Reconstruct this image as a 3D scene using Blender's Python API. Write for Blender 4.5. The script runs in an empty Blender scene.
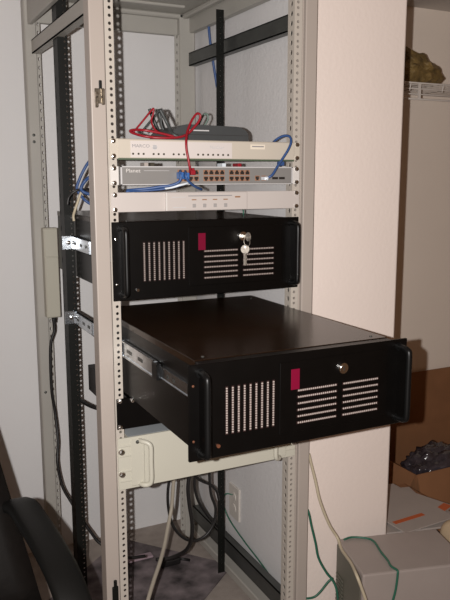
import bpy, bmesh, math, random
from mathutils import Vector, Matrix, noise

random.seed(7)
SC = bpy.context.scene
COL = SC.collection

# ------------------------------------------------------------------ camera
F_PX, YAW, PITCH, ROLL = 713.12, -0.4576, 0.1703, -0.0015
CAM = Vector((-0.7124, -1.5225, 1.30))
FW = Vector((-math.sin(YAW) * math.cos(PITCH), math.cos(YAW) * math.cos(PITCH), -math.sin(PITCH)))
_r = Vector((math.cos(YAW), math.sin(YAW), 0))
_u = _r.cross(FW)
RT = _r * math.cos(ROLL) + _u * math.sin(ROLL)
UP = -_r * math.sin(ROLL) + _u * math.cos(ROLL)
cd = bpy.data.cameras.new('camera')
cam = bpy.data.objects.new('camera', cd)
COL.objects.link(cam)
cd.sensor_fit = 'VERTICAL'
cd.sensor_height = 24.0
cd.lens = F_PX / 600.0 * 24.0
cd.clip_start = 0.02
m = Matrix((RT, UP, -FW)).transposed().to_4x4()
m.translation = CAM
cam.matrix_world = m
SC.camera = cam


def at(px, py, axis, val):
    """the point where the ray through a photo pixel meets the plane axis = val"""
    d = FW + RT * ((px - 225) / F_PX) - UP * ((py - 300) / F_PX)
    t = (val - CAM[axis]) / d[axis]
    return CAM + d * t


# ------------------------------------------------------------------ light
SC.view_settings.view_transform = 'Standard'
SC.view_settings.look = 'None'
SC.view_settings.gamma = 1.0
SC.view_settings.use_curve_mapping = False
SC.view_settings.exposure = 0.0

w = bpy.data.worlds.new('room_light')
SC.world = w
w.use_nodes = True
bg = w.node_tree.nodes['Background']
bg.inputs[0].default_value = (1.0, 0.53, 0.28, 1)
bg.inputs[1].default_value = 0.095

fl = bpy.data.lights.new('camera_flash', 'SPOT')          # the camera's own flash, left of the lens
fl.energy = 136
fl.color = (1.0, 0.955, 0.925)
fl.shadow_soft_size = 0.006
fl.spot_size = math.radians(140)
fl.spot_blend = 1.0
flo = bpy.data.objects.new('camera_flash', fl)
COL.objects.link(flo)
fm = Matrix((RT, UP, -FW)).transposed().to_4x4()
fm.translation = CAM - RT * 0.055 + UP * 0.004
flo.matrix_world = fm @ Matrix.Rotation(math.radians(-5.0), 4, 'Y') @ Matrix.Rotation(math.radians(11.0), 4, 'X')


# ------------------------------------------------------------------ materials
def mat(name, col, rough=0.5, metal=0.0, var=0.0, vscale=6.0, bump=0.0, bscale=150.0, spec=0.5, alpha=1.0, trans=0.0, bdist=0.002, detail=3.0):
    mt = bpy.data.materials.new(name)
    mt.use_nodes = True
    nt = mt.node_tree
    b = nt.nodes['Principled BSDF']
    b.inputs['Roughness'].default_value = rough
    b.inputs['Metallic'].default_value = metal
    b.inputs['Specular IOR Level'].default_value = spec
    b.inputs['Alpha'].default_value = alpha
    b.inputs['Transmission Weight'].default_value = trans
    tc = nt.nodes.new('ShaderNodeTexCoord')
    if var > 0:
        n = nt.nodes.new('ShaderNodeTexNoise')
        n.inputs['Scale'].default_value = vscale
        n.inputs['Detail'].default_value = detail
        nt.links.new(tc.outputs['Object'], n.inputs['Vector'])
        r = nt.nodes.new('ShaderNodeValToRGB')
        r.color_ramp.elements[0].position = 0.3
        r.color_ramp.elements[1].position = 0.7
        r.color_ramp.elements[0].color = (*[c * (1 - var) for c in col], 1)
        r.color_ramp.elements[1].color = (*[min(1, c * (1 + var)) for c in col], 1)
        nt.links.new(n.outputs['Fac'], r.inputs['Fac'])
        nt.links.new(r.outputs['Color'], b.inputs['Base Color'])
    else:
        b.inputs['Base Color'].default_value = (*col, 1)
    if bump > 0:
        n2 = nt.nodes.new('ShaderNodeTexNoise')
        n2.inputs['Scale'].default_value = bscale
        n2.inputs['Detail'].default_value = 2.0
        nt.links.new(tc.outputs['Object'], n2.inputs['Vector'])
        bp = nt.nodes.new('ShaderNodeBump')
        bp.inputs['Strength'].default_value = bump
        bp.inputs['Distance'].default_value = bdist
        nt.links.new(n2.outputs['Fac'], bp.inputs['Height'])
        nt.links.new(bp.outputs['Normal'], b.inputs['Normal'])
    return mt


M = dict(
    wall=mat('textured_paint_warm_light', (0.86, 0.75, 0.685), 0.75, var=0.015, vscale=3, bump=0.22, bscale=95, bdist=0.003),  # warm cast of the light is mixed into this wall colour
    wall_side=mat('textured_paint_cool_light', (0.72, 0.71, 0.71), 0.75, var=0.015, vscale=3, bump=0.35, bscale=80, bdist=0.003),  # side of the same wall stub, with the cooler light put into its colour
    wall_alcove=mat('alcove_paint_warm_light', (0.89, 0.79, 0.69), 0.75, var=0.015, vscale=3, bump=0.15, bscale=80),  # alcove stretch of the back wall, warm light put into its colour
    wall_back=mat('smooth_paint_cool_light', (0.75, 0.745, 0.745), 0.7, var=0.015, vscale=2, bump=0.12, bscale=60),  # cool light on the rack side is put into this wall colour
    ceil=mat('ceiling_paint', (0.62, 0.58, 0.54), 0.8, var=0.02, vscale=4, bump=0.2, bscale=60),
    carpet=mat('carpet', (0.36, 0.31, 0.275), 0.95, var=0.10, vscale=25, bump=0.6, bscale=400, bdist=0.003),
    mat=mat('mottled_mat', (0.15, 0.125, 0.13), 0.9, var=0.75, vscale=14, bump=0.5, bscale=300),
    beige=mat('beige_cabinet_enamel', (0.435, 0.38, 0.338), 0.38, var=0.02, vscale=5),
    rail=mat('cream_rail_enamel', (0.51, 0.465, 0.41), 0.38),
    grey_paint=mat('grey_cabinet_enamel', (0.40, 0.385, 0.35), 0.45, var=0.03, vscale=6),
    steel_dark=mat('dark_zinc_steel', (0.10, 0.105, 0.10), 0.42, metal=0.6, var=0.12, vscale=18),
    rail_black=mat('black_rail_steel', (0.0055, 0.006, 0.005), 0.5, metal=0.0, spec=0.25),
    zinc=mat('bright_zinc', (0.62, 0.66, 0.70), 0.24, metal=1.0, var=0.12, vscale=40),
    chrome=mat('chrome_screw', (0.85, 0.84, 0.82), 0.16, metal=1.0),
    brass=mat('tarnished_brass', (0.30, 0.26, 0.205), 0.35, metal=0.9, var=0.3, vscale=90),
    black=mat('black_server_enamel', (0.0022, 0.0018, 0.0016), 0.36, var=0.15, vscale=30, bump=0.03, bscale=500, spec=0.28),
    black_top=mat('black_cover_brown_sheen', (0.0210, 0.0098, 0.0042), 0.22, var=0.35, vscale=4, bump=0.015, bscale=600, spec=0.42),  # brown sheen on the black cover is put into the base colour
    black_metal=mat('black_handle', (0.004, 0.004, 0.004), 0.38, spec=0.3),
    copper=mat('copper_screw', (0.20, 0.075, 0.04), 0.45, metal=0.5),
    slot_dark=mat('vent_dark_red', (0.025, 0.008, 0.007), 0.6),
    slot_light=mat('vent_mesh_light', (0.38, 0.325, 0.295), 0.5),
    red_tag=mat('crimson_label', (0.17, 0.0025, 0.024), 0.5, spec=0.2),
    cream=mat('cream_panel', (0.57, 0.515, 0.435), 0.42, var=0.015, vscale=12),
    white_label=mat('white_panel_print', (0.66, 0.605, 0.575), 0.45),
    sticker=mat('sticker', (0.80, 0.72, 0.60), 0.5),
    ink=mat('grey_ink', (0.26, 0.25, 0.26), 0.6),
    ink_light=mat('light_ink', (0.55, 0.54, 0.54), 0.6),
    led=mat('dark_indicator', (0.07, 0.06, 0.045), 0.3),
    switch=mat('grey_switch_face', (0.235, 0.225, 0.215), 0.42, var=0.03, vscale=20),
    switch_body=mat('grey_switch_sheet', (0.34, 0.33, 0.32), 0.4),
    white_edge=mat('pale_edge', (0.68, 0.65, 0.62), 0.4),
    port_in=mat('port_inside', (0.02, 0.016, 0.014), 0.5),
    port_gold=mat('port_orange', (0.34, 0.17, 0.10), 0.4),
    white_panel=mat('off_white_panel', (0.56, 0.51, 0.48), 0.42, var=0.012, vscale=10),
    button=mat('grey_button', (0.36, 0.34, 0.33), 0.4),
    amber=mat('brown_indicator', (0.32, 0.17, 0.09), 0.4),
    pcb=mat('green_underside', (0.07, 0.10, 0.06), 0.5),
    modem=mat('charcoal_plastic', (0.058, 0.062, 0.064), 0.4, var=0.05, vscale=20),
    red_cable=mat('red_cable', (0.30, 0.012, 0.022), 0.4),
    blue_cable=mat('blue_cable', (0.035, 0.085, 0.235), 0.45),
    blue_clear=mat('blue_plug', (0.05, 0.15, 0.42), 0.3),
    clear_plug=mat('clear_plug', (0.75, 0.80, 0.85), 0.15),
    green_cable=mat('green_cable', (0.022, 0.12, 0.075), 0.45),
    teal_cable=mat('grey_green_cable', (0.16, 0.22, 0.19), 0.5),
    grey_cable=mat('dark_grey_cable', (0.055, 0.062, 0.062), 0.45),
    black_cable=mat('black_cable', (0.012, 0.011, 0.011), 0.45),
    beige_cable=mat('beige_cable', (0.36, 0.32, 0.26), 0.5),
    cream_cable=mat('cream_cable', (0.50, 0.43, 0.31), 0.5),
    top_zinc=mat('grey_blue_sheet', (0.40, 0.43, 0.45), 0.5),
    ups=mat('pale_green_cream_enamel', (0.57, 0.55, 0.465), 0.4, var=0.012, vscale=8),
    box_grey=mat('grey_plastic_case', (0.335, 0.285, 0.26), 0.5, var=0.03, vscale=12, bump=0.1, bscale=500),
    box_dark=mat('dark_vent_plastic', (0.12, 0.115, 0.09), 0.5),
    cream_plastic=mat('cream_plastic', (0.60, 0.47, 0.31), 0.45, var=0.03, vscale=10),
    cardboard=mat('cardboard', (0.27, 0.125, 0.055), 0.85, var=0.10, vscale=8, bump=0.1, bscale=80),
    paper=mat('paper', (0.42, 0.365, 0.33), 0.7, var=0.03, vscale=12),
    orange_print=mat('orange_print', (0.55, 0.12, 0.035), 0.6),
    plastic_bag=mat('smoky_plastic', (0.045, 0.038, 0.046), 0.14, var=0.4, vscale=30, spec=0.9),
    wire=mat('white_vinyl_wire', (0.70, 0.65, 0.60), 0.4),
    bag=mat('olive_brown_paper', (0.19, 0.125, 0.042), 0.6, var=0.5, vscale=26, bump=0.6, bscale=60, bdist=0.006),
    chair=mat('black_chair_vinyl', (0.006, 0.005, 0.0045), 0.5, spec=0.3, var=0.15, vscale=60, bump=0.1, bscale=300),
    chair_arm=mat('charcoal_chair_plastic', (0.0045, 0.0045, 0.0042), 0.5, spec=0.28, bump=0.1, bscale=500),
    chair_brown=mat('brown_black_edge', (0.035, 0.020, 0.015), 0.5),
    outlet=mat('ivory_plastic', (0.62, 0.58, 0.53), 0.4),
    jbox=mat('putty_plastic', (0.46, 0.44, 0.365), 0.45, var=0.02, vscale=10),
    lilac=mat('lilac_paper', (0.36, 0.27, 0.31), 0.7),
    key=mat('nickel_key', (0.60, 0.56, 0.50), 0.55, metal=1.0, var=0.3, vscale=300),
)


# ------------------------------------------------------------------ mesh helpers
def mesh_of(bm, name, mats, smooth=False):
    me = bpy.data.meshes.new(name)
    bmesh.ops.recalc_face_normals(bm, faces=bm.faces[:])
    bm.to_mesh(me)
    bm.free()
    for k in (mats if isinstance(mats, (list, tuple)) else [mats]):
        me.materials.append(M[k])
    if smooth:
        for p in me.polygons:
            p.use_smooth = True
    return me


def link(name, me, parent=None, loc=None, rot=None, label=None, cat=None, group=None, kind=None):
    o = bpy.data.objects.new(name, me)
    COL.objects.link(o)
    if parent is not None:
        o.parent = parent
    if loc is not None:
        o.location = loc
    if rot is not None:
        o.rotation_euler = rot
    for k, v in (('label', label), ('category', cat), ('group', group), ('kind', kind)):
        if v:
            o[k] = v
    return o


def thing(name, label, cat, loc=(0, 0, 0), rotz=0.0, group=None):
    return link(name, None, None, loc, (0, 0, rotz), label, cat, group)


def part(name, bm, mats, parent=None, smooth=False, **kw):
    return link(name, mesh_of(bm, name, mats, smooth), parent, **kw)


def box(bm, x0, x1, y0, y1, z0, z1, bev=0.0, seg=1, mi=0):
    r = bmesh.ops.create_cube(bm, size=1.0)
    vs = r['verts']
    for v in vs:
        v.co = Vector((x0 + (v.co.x + .5) * (x1 - x0), y0 + (v.co.y + .5) * (y1 - y0), z0 + (v.co.z + .5) * (z1 - z0)))
    fs = {f for v in vs for f in v.link_faces}
    for f in fs:
        f.material_index = mi
    if bev > 0:
        es = list({e for v in vs for e in v.link_edges})
        bmesh.ops.bevel(bm, geom=es, offset=bev, segments=seg, profile=0.5, affect='EDGES', clamp_overlap=True)
    return bm


def nbox(*a, **k):
    return box(bmesh.new(), *a, **k)


def cyl(bm, p, q, r, n=16, r2=None, cap=True, mi=0):
    p, q = Vector(p), Vector(q)
    d = (q - p)
    res = bmesh.ops.create_cone(bm, cap_ends=cap, cap_tris=False, segments=n, radius1=r, radius2=r if r2 is None else r2, depth=d.length)
    rot = Vector((0, 0, 1)).rotation_difference(d.normalized()).to_matrix()
    mid = (p + q) / 2
    for v in res['verts']:
        v.co = rot @ v.co + mid
        for f in v.link_faces:
            f.material_index = mi
    return bm


def spline(pts, k=8):
    pts = [Vector(p) for p in pts]
    if len(pts) < 3:
        return pts
    P = [pts[0] * 2 - pts[1]] + pts + [pts[-1] * 2 - pts[-2]]
    out = []
    for i in range(1, len(P) - 2):
        a, b, c, d = P[i - 1], P[i], P[i + 1], P[i + 2]
        for j in range(k):
            t = j / k
            out.append(0.5 * ((2 * b) + (c - a) * t + (2 * a - 5 * b + 4 * c - d) * t * t + (3 * b - a - 3 * c + d) * t ** 3))
    out.append(P[-2])
    return out


def tube(bm, pts, r, n=8, mi=0):
    """round tube along a point list (parallel-transport frame)"""
    pts = [p for i, p in enumerate(pts) if i == 0 or (p - pts[i - 1]).length > 1e-6]
    t0 = (pts[1] - pts[0]).normalized()
    nrm = t0.orthogonal().normalized()
    rings = []
    for i, p in enumerate(pts):
        t = (pts[min(i + 1, len(pts) - 1)] - pts[max(i - 1, 0)]).normalized()
        nrm = (nrm - t * nrm.dot(t)).normalized()
        bn = t.cross(nrm)
        rr = r(i / (len(pts) - 1)) if callable(r) else r
        rings.append([bm.verts.new(p + (nrm * math.cos(2 * math.pi * k / n) + bn * math.sin(2 * math.pi * k / n)) * rr) for k in range(n)])
    for a, b in zip(rings, rings[1:]):
        for k in range(n):
            f = bm.faces.new((a[k], a[(k + 1) % n], b[(k + 1) % n], b[k]))
            f.material_index = mi
            f.smooth = True
    bm.faces.new(rings[0][::-1]).material_index = mi
    bm.faces.new(rings[-1]).material_index = mi
    return bm


def cable(name, label, pts, r, m_, cat='cable', group=None, parent=None, k=8):
    bm = bmesh.new()
    tube(bm, spline(pts, k), r)
    return part(name, bm, m_, parent, label=label, cat=cat, group=group)


def pxs(lst):
    """(pixel x, pixel y, depth Y) -> points"""
    return [at(a, b, 1, c) for a, b, c in lst]


def perf(bm, org, u, v, nrm, width, zs, z0, z1, hr, thick, cx=None, sq=False, tall=1.0):
    """sheet strip with a column of real holes; u across, v along, nrm thickness direction"""
    org, u, v, nrm = Vector(org), Vector(u), Vector(v), Vector(nrm)
    cx = width / 2 if cx is None else cx
    zs = [z for z in sorted(zs) if z0 + hr * 1.4 < z < z1 - hr * 1.4]
    cuts = [z0] + [(a + b) / 2 for a, b in zip(zs, zs[1:])] + [z1]

    def V(a, b, t):
        return bm.verts.new(org + u * a + v * b + nrm * t)

    for i, zc in enumerate(zs):
        a, b = cuts[i], cuts[i + 1]
        rect = [(width, zc), (width, b), (cx, b), (0, b), (0, zc), (0, a), (cx, a), (width, a)]
        hole = []
        for k in range(8):
            an = k * math.pi / 4
            s = 1.0
            if sq and k % 2:
                s = 1.35
            hole.append((cx + math.cos(an) * hr * s, zc + math.sin(an) * hr * s * tall))
        fr = [V(x, y, 0) for x, y in rect]
        fh = [V(x, y, 0) for x, y in hole]
        br = [V(x, y, thick) for x, y in rect]
        bh = [V(x, y, thick) for x, y in hole]
        for k in range(8):
            k2 = (k + 1) % 8
            bm.faces.new((fr[k], fr[k2], fh[k2], fh[k]))
            bm.faces.new((br[k2], br[k], bh[k], bh[k2]))
            bm.faces.new((fh[k], fh[k2], bh[k2], bh[k]))
        for k in (0, 3, 4, 7):
            k2 = (k + 1) % 8
            bm.faces.new((fr[k2], fr[k], br[k], br[k2]))
    return bm


def text_mesh(body, size, m_):
    cu = bpy.data.curves.new('lettering', 'FONT')
    cu.body = body
    cu.size = size
    cu.extrude = 0.00015
    cu.align_x = 'CENTER'
    cu.align_y = 'CENTER'
    cu.resolution_u = 3
    o = bpy.data.objects.new('lettering_tmp', cu)
    COL.objects.link(o)
    bpy.context.view_layer.update()
    me = bpy.data.meshes.new_from_object(o.evaluated_get(bpy.context.evaluated_depsgraph_get()))
    bpy.data.objects.remove(o)
    bpy.data.curves.remove(cu)
    me.name = 'lettering'
    me.materials.clear()
    me.materials.append(M[m_])
    return me


def lettering(body, size, m_, parent, loc, sx=1.0):
    o = link('lettering', text_mesh(body, size, m_), parent, loc, (math.pi / 2, 0, 0))
    o.scale = (sx, 1, 1)
    return o


# shared screw mesh: domed head with a slot, axis along -Y
def screw_mesh(r, h, m_='chrome'):
    bm = bmesh.new()
    prof = [(r, 0), (r, h * .35), (r * .8, h * .8), (r * .35, h), (0.0006, h)]
    rings = []
    for rr, hh in prof:
        rings.append([bm.verts.new((rr * math.cos(k * math.pi / 6), -hh, rr * math.sin(k * math.pi / 6))) for k in range(12)])
    for a, b in zip(rings, rings[1:]):
        for k in range(12):
            bm.faces.new((a[k], a[(k + 1) % 12], b[(k + 1) % 12], b[k]))
    bm.faces.new(rings[-1])
    bm.faces.new(rings[0][::-1])
    box(bm, -r * .75, r * .75, -h * 1.04, -h * .7, -r * .13, r * .13, mi=1)
    return mesh_of(bm, 'screw', [m_, 'led'])


SCREW = screw_mesh(0.0058, 0.0042)
SCREW_BIG = screw_mesh(0.0082, 0.007)
SCREW_DARK = screw_mesh(0.0045, 0.003, 'steel_dark')
SCREW_COPPER = screw_mesh(0.0040, 0.0025, 'copper')


def screws(parent, pts, me=SCREW):
    for p in pts:
        link('screw', me, parent, p)


# ================================================================== the room
WB = 0.86          # back wall plane
WX0, WX1 = 0.302, 0.586   # the wall stub beside the rack
CEIL = 1.975


def struct(name, bm, m_, label=None):
    return part(name, bm, m_, None, kind='structure', label=label)


struct('floor', nbox(-4.0, 4.5, -3.0, WB + 0.1, -0.05, 0.0), 'carpet', 'grey beige carpeted floor')
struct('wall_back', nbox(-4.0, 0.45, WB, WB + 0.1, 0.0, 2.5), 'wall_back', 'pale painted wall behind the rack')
struct('wall_alcove', nbox(0.45, 4.5, WB, WB + 0.1, 0.0, 2.5), 'wall_alcove', 'grey beige back wall of the alcove with the wire shelf')  # same wall plane, split off to carry the warmer light colour
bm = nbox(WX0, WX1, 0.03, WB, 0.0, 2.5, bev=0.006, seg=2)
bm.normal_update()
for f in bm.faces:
    f.material_index = 1 if f.normal.x < -0.9 else 0  # side face takes the cool-light colour, the other faces the warm-light one
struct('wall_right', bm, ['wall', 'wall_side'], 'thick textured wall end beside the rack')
struct('ceiling', nbox(WX1, 4.5, 0.05, WB, CEIL, CEIL + 0.06), 'ceil', 'low grey ceiling of the alcove')

# ================================================================== cabinet
cab = thing('server_cabinet', 'open beige steel rack cabinet with perforated rails holding the equipment', 'cabinet')
XP = 0.2775
# EIA hole pattern
PAT = []
zz = 0.02
while zz < 1.80:
    for d in (0.0, 0.015875, 0.03175):
        PAT.append(zz + d)
    zz += 0.04445


def cpart(name, bm, m_, **k):
    return part(name, bm, m_, cab, **k)


ZT = 1.745
# front posts: face box with folded side
bm = bmesh.new()
box(bm, -XP, -0.2445, 0.0, 0.040, 0.0, 1.82, bev=0.0025, seg=2)
cpart('corner_post', bm, 'beige')
bm = bmesh.new()
box(bm, 0.2535, 0.2867, -0.002, 0.028, 0.0, 1.82, bev=0.0025, seg=2)
box(bm, 0.243, 0.2545, 0.010, 0.028, 0.0, 1.82)
cpart('corner_post', bm, 'beige')
# rear posts
cpart('corner_post', nbox(-0.268, -0.233, 0.715, 0.757, 0.0, 1.82, bev=0.003), 'grey_paint')
cpart('corner_post', nbox(0.228, 0.282, 0.715, 0.757, 0.0, 1.82, bev=0.003), 'grey_paint')
for (x0, sg) in ((-0.233, 1), (0.228, -1)):
    bm = bmesh.new()
    perf(bm, (x0, 0.722, 0), (sg, 0, 0), (0, 0, 1), (0, 1, 0), 0.012 if x0 < 0 else 0.016, [0.05 + 0.025 * i for i in range(70)], 0.03, 1.755, 0.0032, 0.002, tall=1.8)
    cpart('slotted_strip', bm, 'grey_paint')
# little embossed screws on the rear post
for zc in (1.427, 1.407, 0.62):
    link('screw', SCREW_DARK, cab, (-0.254, 0.715, zc))
# front mounting rails, EIA holes
bm = bmesh.new()
perf(bm, (-0.2440, 0.0, 0), (1, 0, 0), (0, 0, 1), (0, 1, 0), 0.0195, PAT, 0.03, 1.80, 0.0036, 0.002, cx=0.0114)
cpart('mounting_rail', bm, 'rail')
bm = bmesh.new()
perf(bm, (0.2440, 0.0, 0), (-1, 0, 0), (0, 0, 1), (0, 1, 0), 0.0195, PAT, 0.03, 1.80, 0.0036, 0.002, cx=0.0114)
perf(bm, (0.2245, 0.0, 0), (0, 1, 0), (0, 0, 1), (-1, 0, 0), 0.030, [0.04 + 0.022225 * i for i in range(80)], 0.03, 1.80, 0.0055, 0.002, cx=0.014, tall=1.2)
cpart('mounting_rail', bm, 'rail')

# headers under the roof
cpart('roof_beam', nbox(-0.258, -0.243, 0.041, 0.714, 1.745, 1.815, bev=0.002), 'grey_paint')
cpart('roof_beam', nbox(0.262, 0.284, 0.0, 0.757, 1.764, 1.815, bev=0.002), 'grey_paint')
cpart('roof_beam', nbox(-0.250, 0.262, 0.737, 0.757, 1.757, 1.809, bev=0.002), 'grey_paint')
cpart('roof_beam', nbox(-0.2445, 0.243, 0.004, 0.022, 1.800, 1.815, bev=0.002), 'beige')
bm = bmesh.new()
box(bm, -0.28, 0.288, 0.0, 0.76, 1.8205, 1.84, bev=0.003)
# pressed ribs on the underside of the roof sheet
for yy in (0.12, 0.24, 0.36, 0.48, 0.60):
    box(bm, -0.16, 0.20, yy, yy + 0.035, 1.812, 1.821, bev=0.003)
box(bm, -0.245, 0.25, 0.715, 0.735, 1.806, 1.821, bev=0.004)
box(bm, 0.236, 0.258, 0.03, 0.715, 1.806, 1.821, bev=0.004)
cpart('roof_panel', bm, 'grey_paint')


# side support bars: C channels running front to back
def channel(x0, x1, y0, y1, z0, z1, t=0.003, openside=1):
    bm = bmesh.new()
    xw = (x0, x0 + t) if openside > 0 else (x1 - t, x1)
    box(bm, xw[0], xw[1], y0, y1, z0, z1)
    box(bm, x0, x1, y0, y1, z0, z0 + t)
    box(bm, x0, x1, y0, y1, z1 - t, z1)
    return bm


cpart('side_bar', channel(-0.2490, -0.2245, 0.041, 0.714, 1.663, 1.702), 'grey_paint')
cpart('side_bar', channel(0.2530, 0.2780, 0.030, 0.702, 1.658, 1.699), 'steel_dark')
cpart('side_bar', channel(0.2530, 0.2780, 0.030, 0.705, 0.075, 0.126), 'steel_dark')
bm = nbox(0.244, 0.286, 0.03, 0.715, 0.018, 0.046, bev=0.003)
cpart('base_beam', bm, 'grey_paint')
# black rear rails
bm = bmesh.new()
perf(bm, (-0.243, 0.42, 0), (1, 0, 0), (0, 0, 1), (0, 1, 0), 0.0265, PAT, 0.02, 1.79, 0.0027, 0.0022, cx=0.0195)
perf(bm, (-0.243, 0.422, 0), (0, 1, 0), (0, 0, 1), (1, 0, 0), 0.046, [0.05 + 0.04445 * i for i in range(40)], 0.02, 1.79, 0.004, 0.0022, cx=0.036, tall=2.2)
cpart('rear_rail', bm, 'rail_black')
bm = bmesh.new()
perf(bm, (0.218, 0.42, 0), (1, 0, 0), (0, 0, 1), (0, 1, 0), 0.0235, PAT, 0.02, 1.775, 0.0014, 0.0022, cx=0.013)
box(bm, 0.2393, 0.2415, 0.422, 0.437, 0.02, 1.775)
cpart('rear_rail', bm, 'rail_black')
# latch keeper and lower catch on the left front post
bm = bmesh.new()
box(bm, -0.2700, -0.2530, -0.004, 0.0, 1.455, 1.486, bev=0.001)
box(bm, -0.2700, -0.2650, -0.012, -0.001, 1.446, 1.476, bev=0.0015)
box(bm, -0.2560, -0.2500, -0.010, -0.001, 1.452, 1.486, bev=0.0015)
cyl(bm, (-0.2705, -0.010, 1.472), (-0.2660, -0.010, 1.472), 0.0065, 12)
cyl(bm, (-0.2610, -0.004, 1.468), (-0.2610, -0.0075, 1.468), 0.0045, 12)
lk = cpart('latch_keeper', bm, 'brass')
bm = bmesh.new()
box(bm, -0.2605, -0.2535, -0.0035, -0.0002, 1.484, 1.503, bev=0.003, seg=2)
part('latch_slot', bm, 'rail_black', lk)
bm = bmesh.new()
box(bm, -0.2655, -0.2500, -0.006, 0.0, 0.292, 0.337, bev=0.003, seg=2)
cyl(bm, (-0.2575, -0.004, 0.335), (-0.2575, -0.004, 0.352), 0.004, 10)
cpart('door_catch', bm, 'rail_black')

# ================================================================== servers
def studs_mesh(length, n, m_=('slot_dark', 'slot_light')):
    """a vent slot: dark sunken strip with a row of small punched studs, along local X"""
    bm = bmesh.new()
    box(bm, -0.0015, length + 0.0015, -0.0004, 0.001, -0.0026, 0.0026, mi=0)
    for i in range(n):
        c = length * (i + 0.5) / n
        hw = length / n * 0.43
        vs = []
        for k in range(6):
            an = k * math.pi / 3
            vs.append((c + math.cos(an) * hw, math.sin(an) * 0.0021))
        a = [bm.verts.new((x, -0.0004, z)) for x, z in vs]
        b = [bm.verts.new((c + (x - c) * .7, -0.0014, z * .7)) for x, z in vs]
        for k in range(6):
            bm.faces.new((a[k], a[(k + 1) % 6], b[(k + 1) % 6], b[k])).material_index = 1
        bm.faces.new(b).material_index = 1
    return mesh_of(bm, 'vent_slot', m_)


SLOT_V = studs_mesh(0.087, 19)
SLOT_L = studs_mesh(0.088, 19)
SLOT_R = studs_mesh(0.084, 18)


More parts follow.
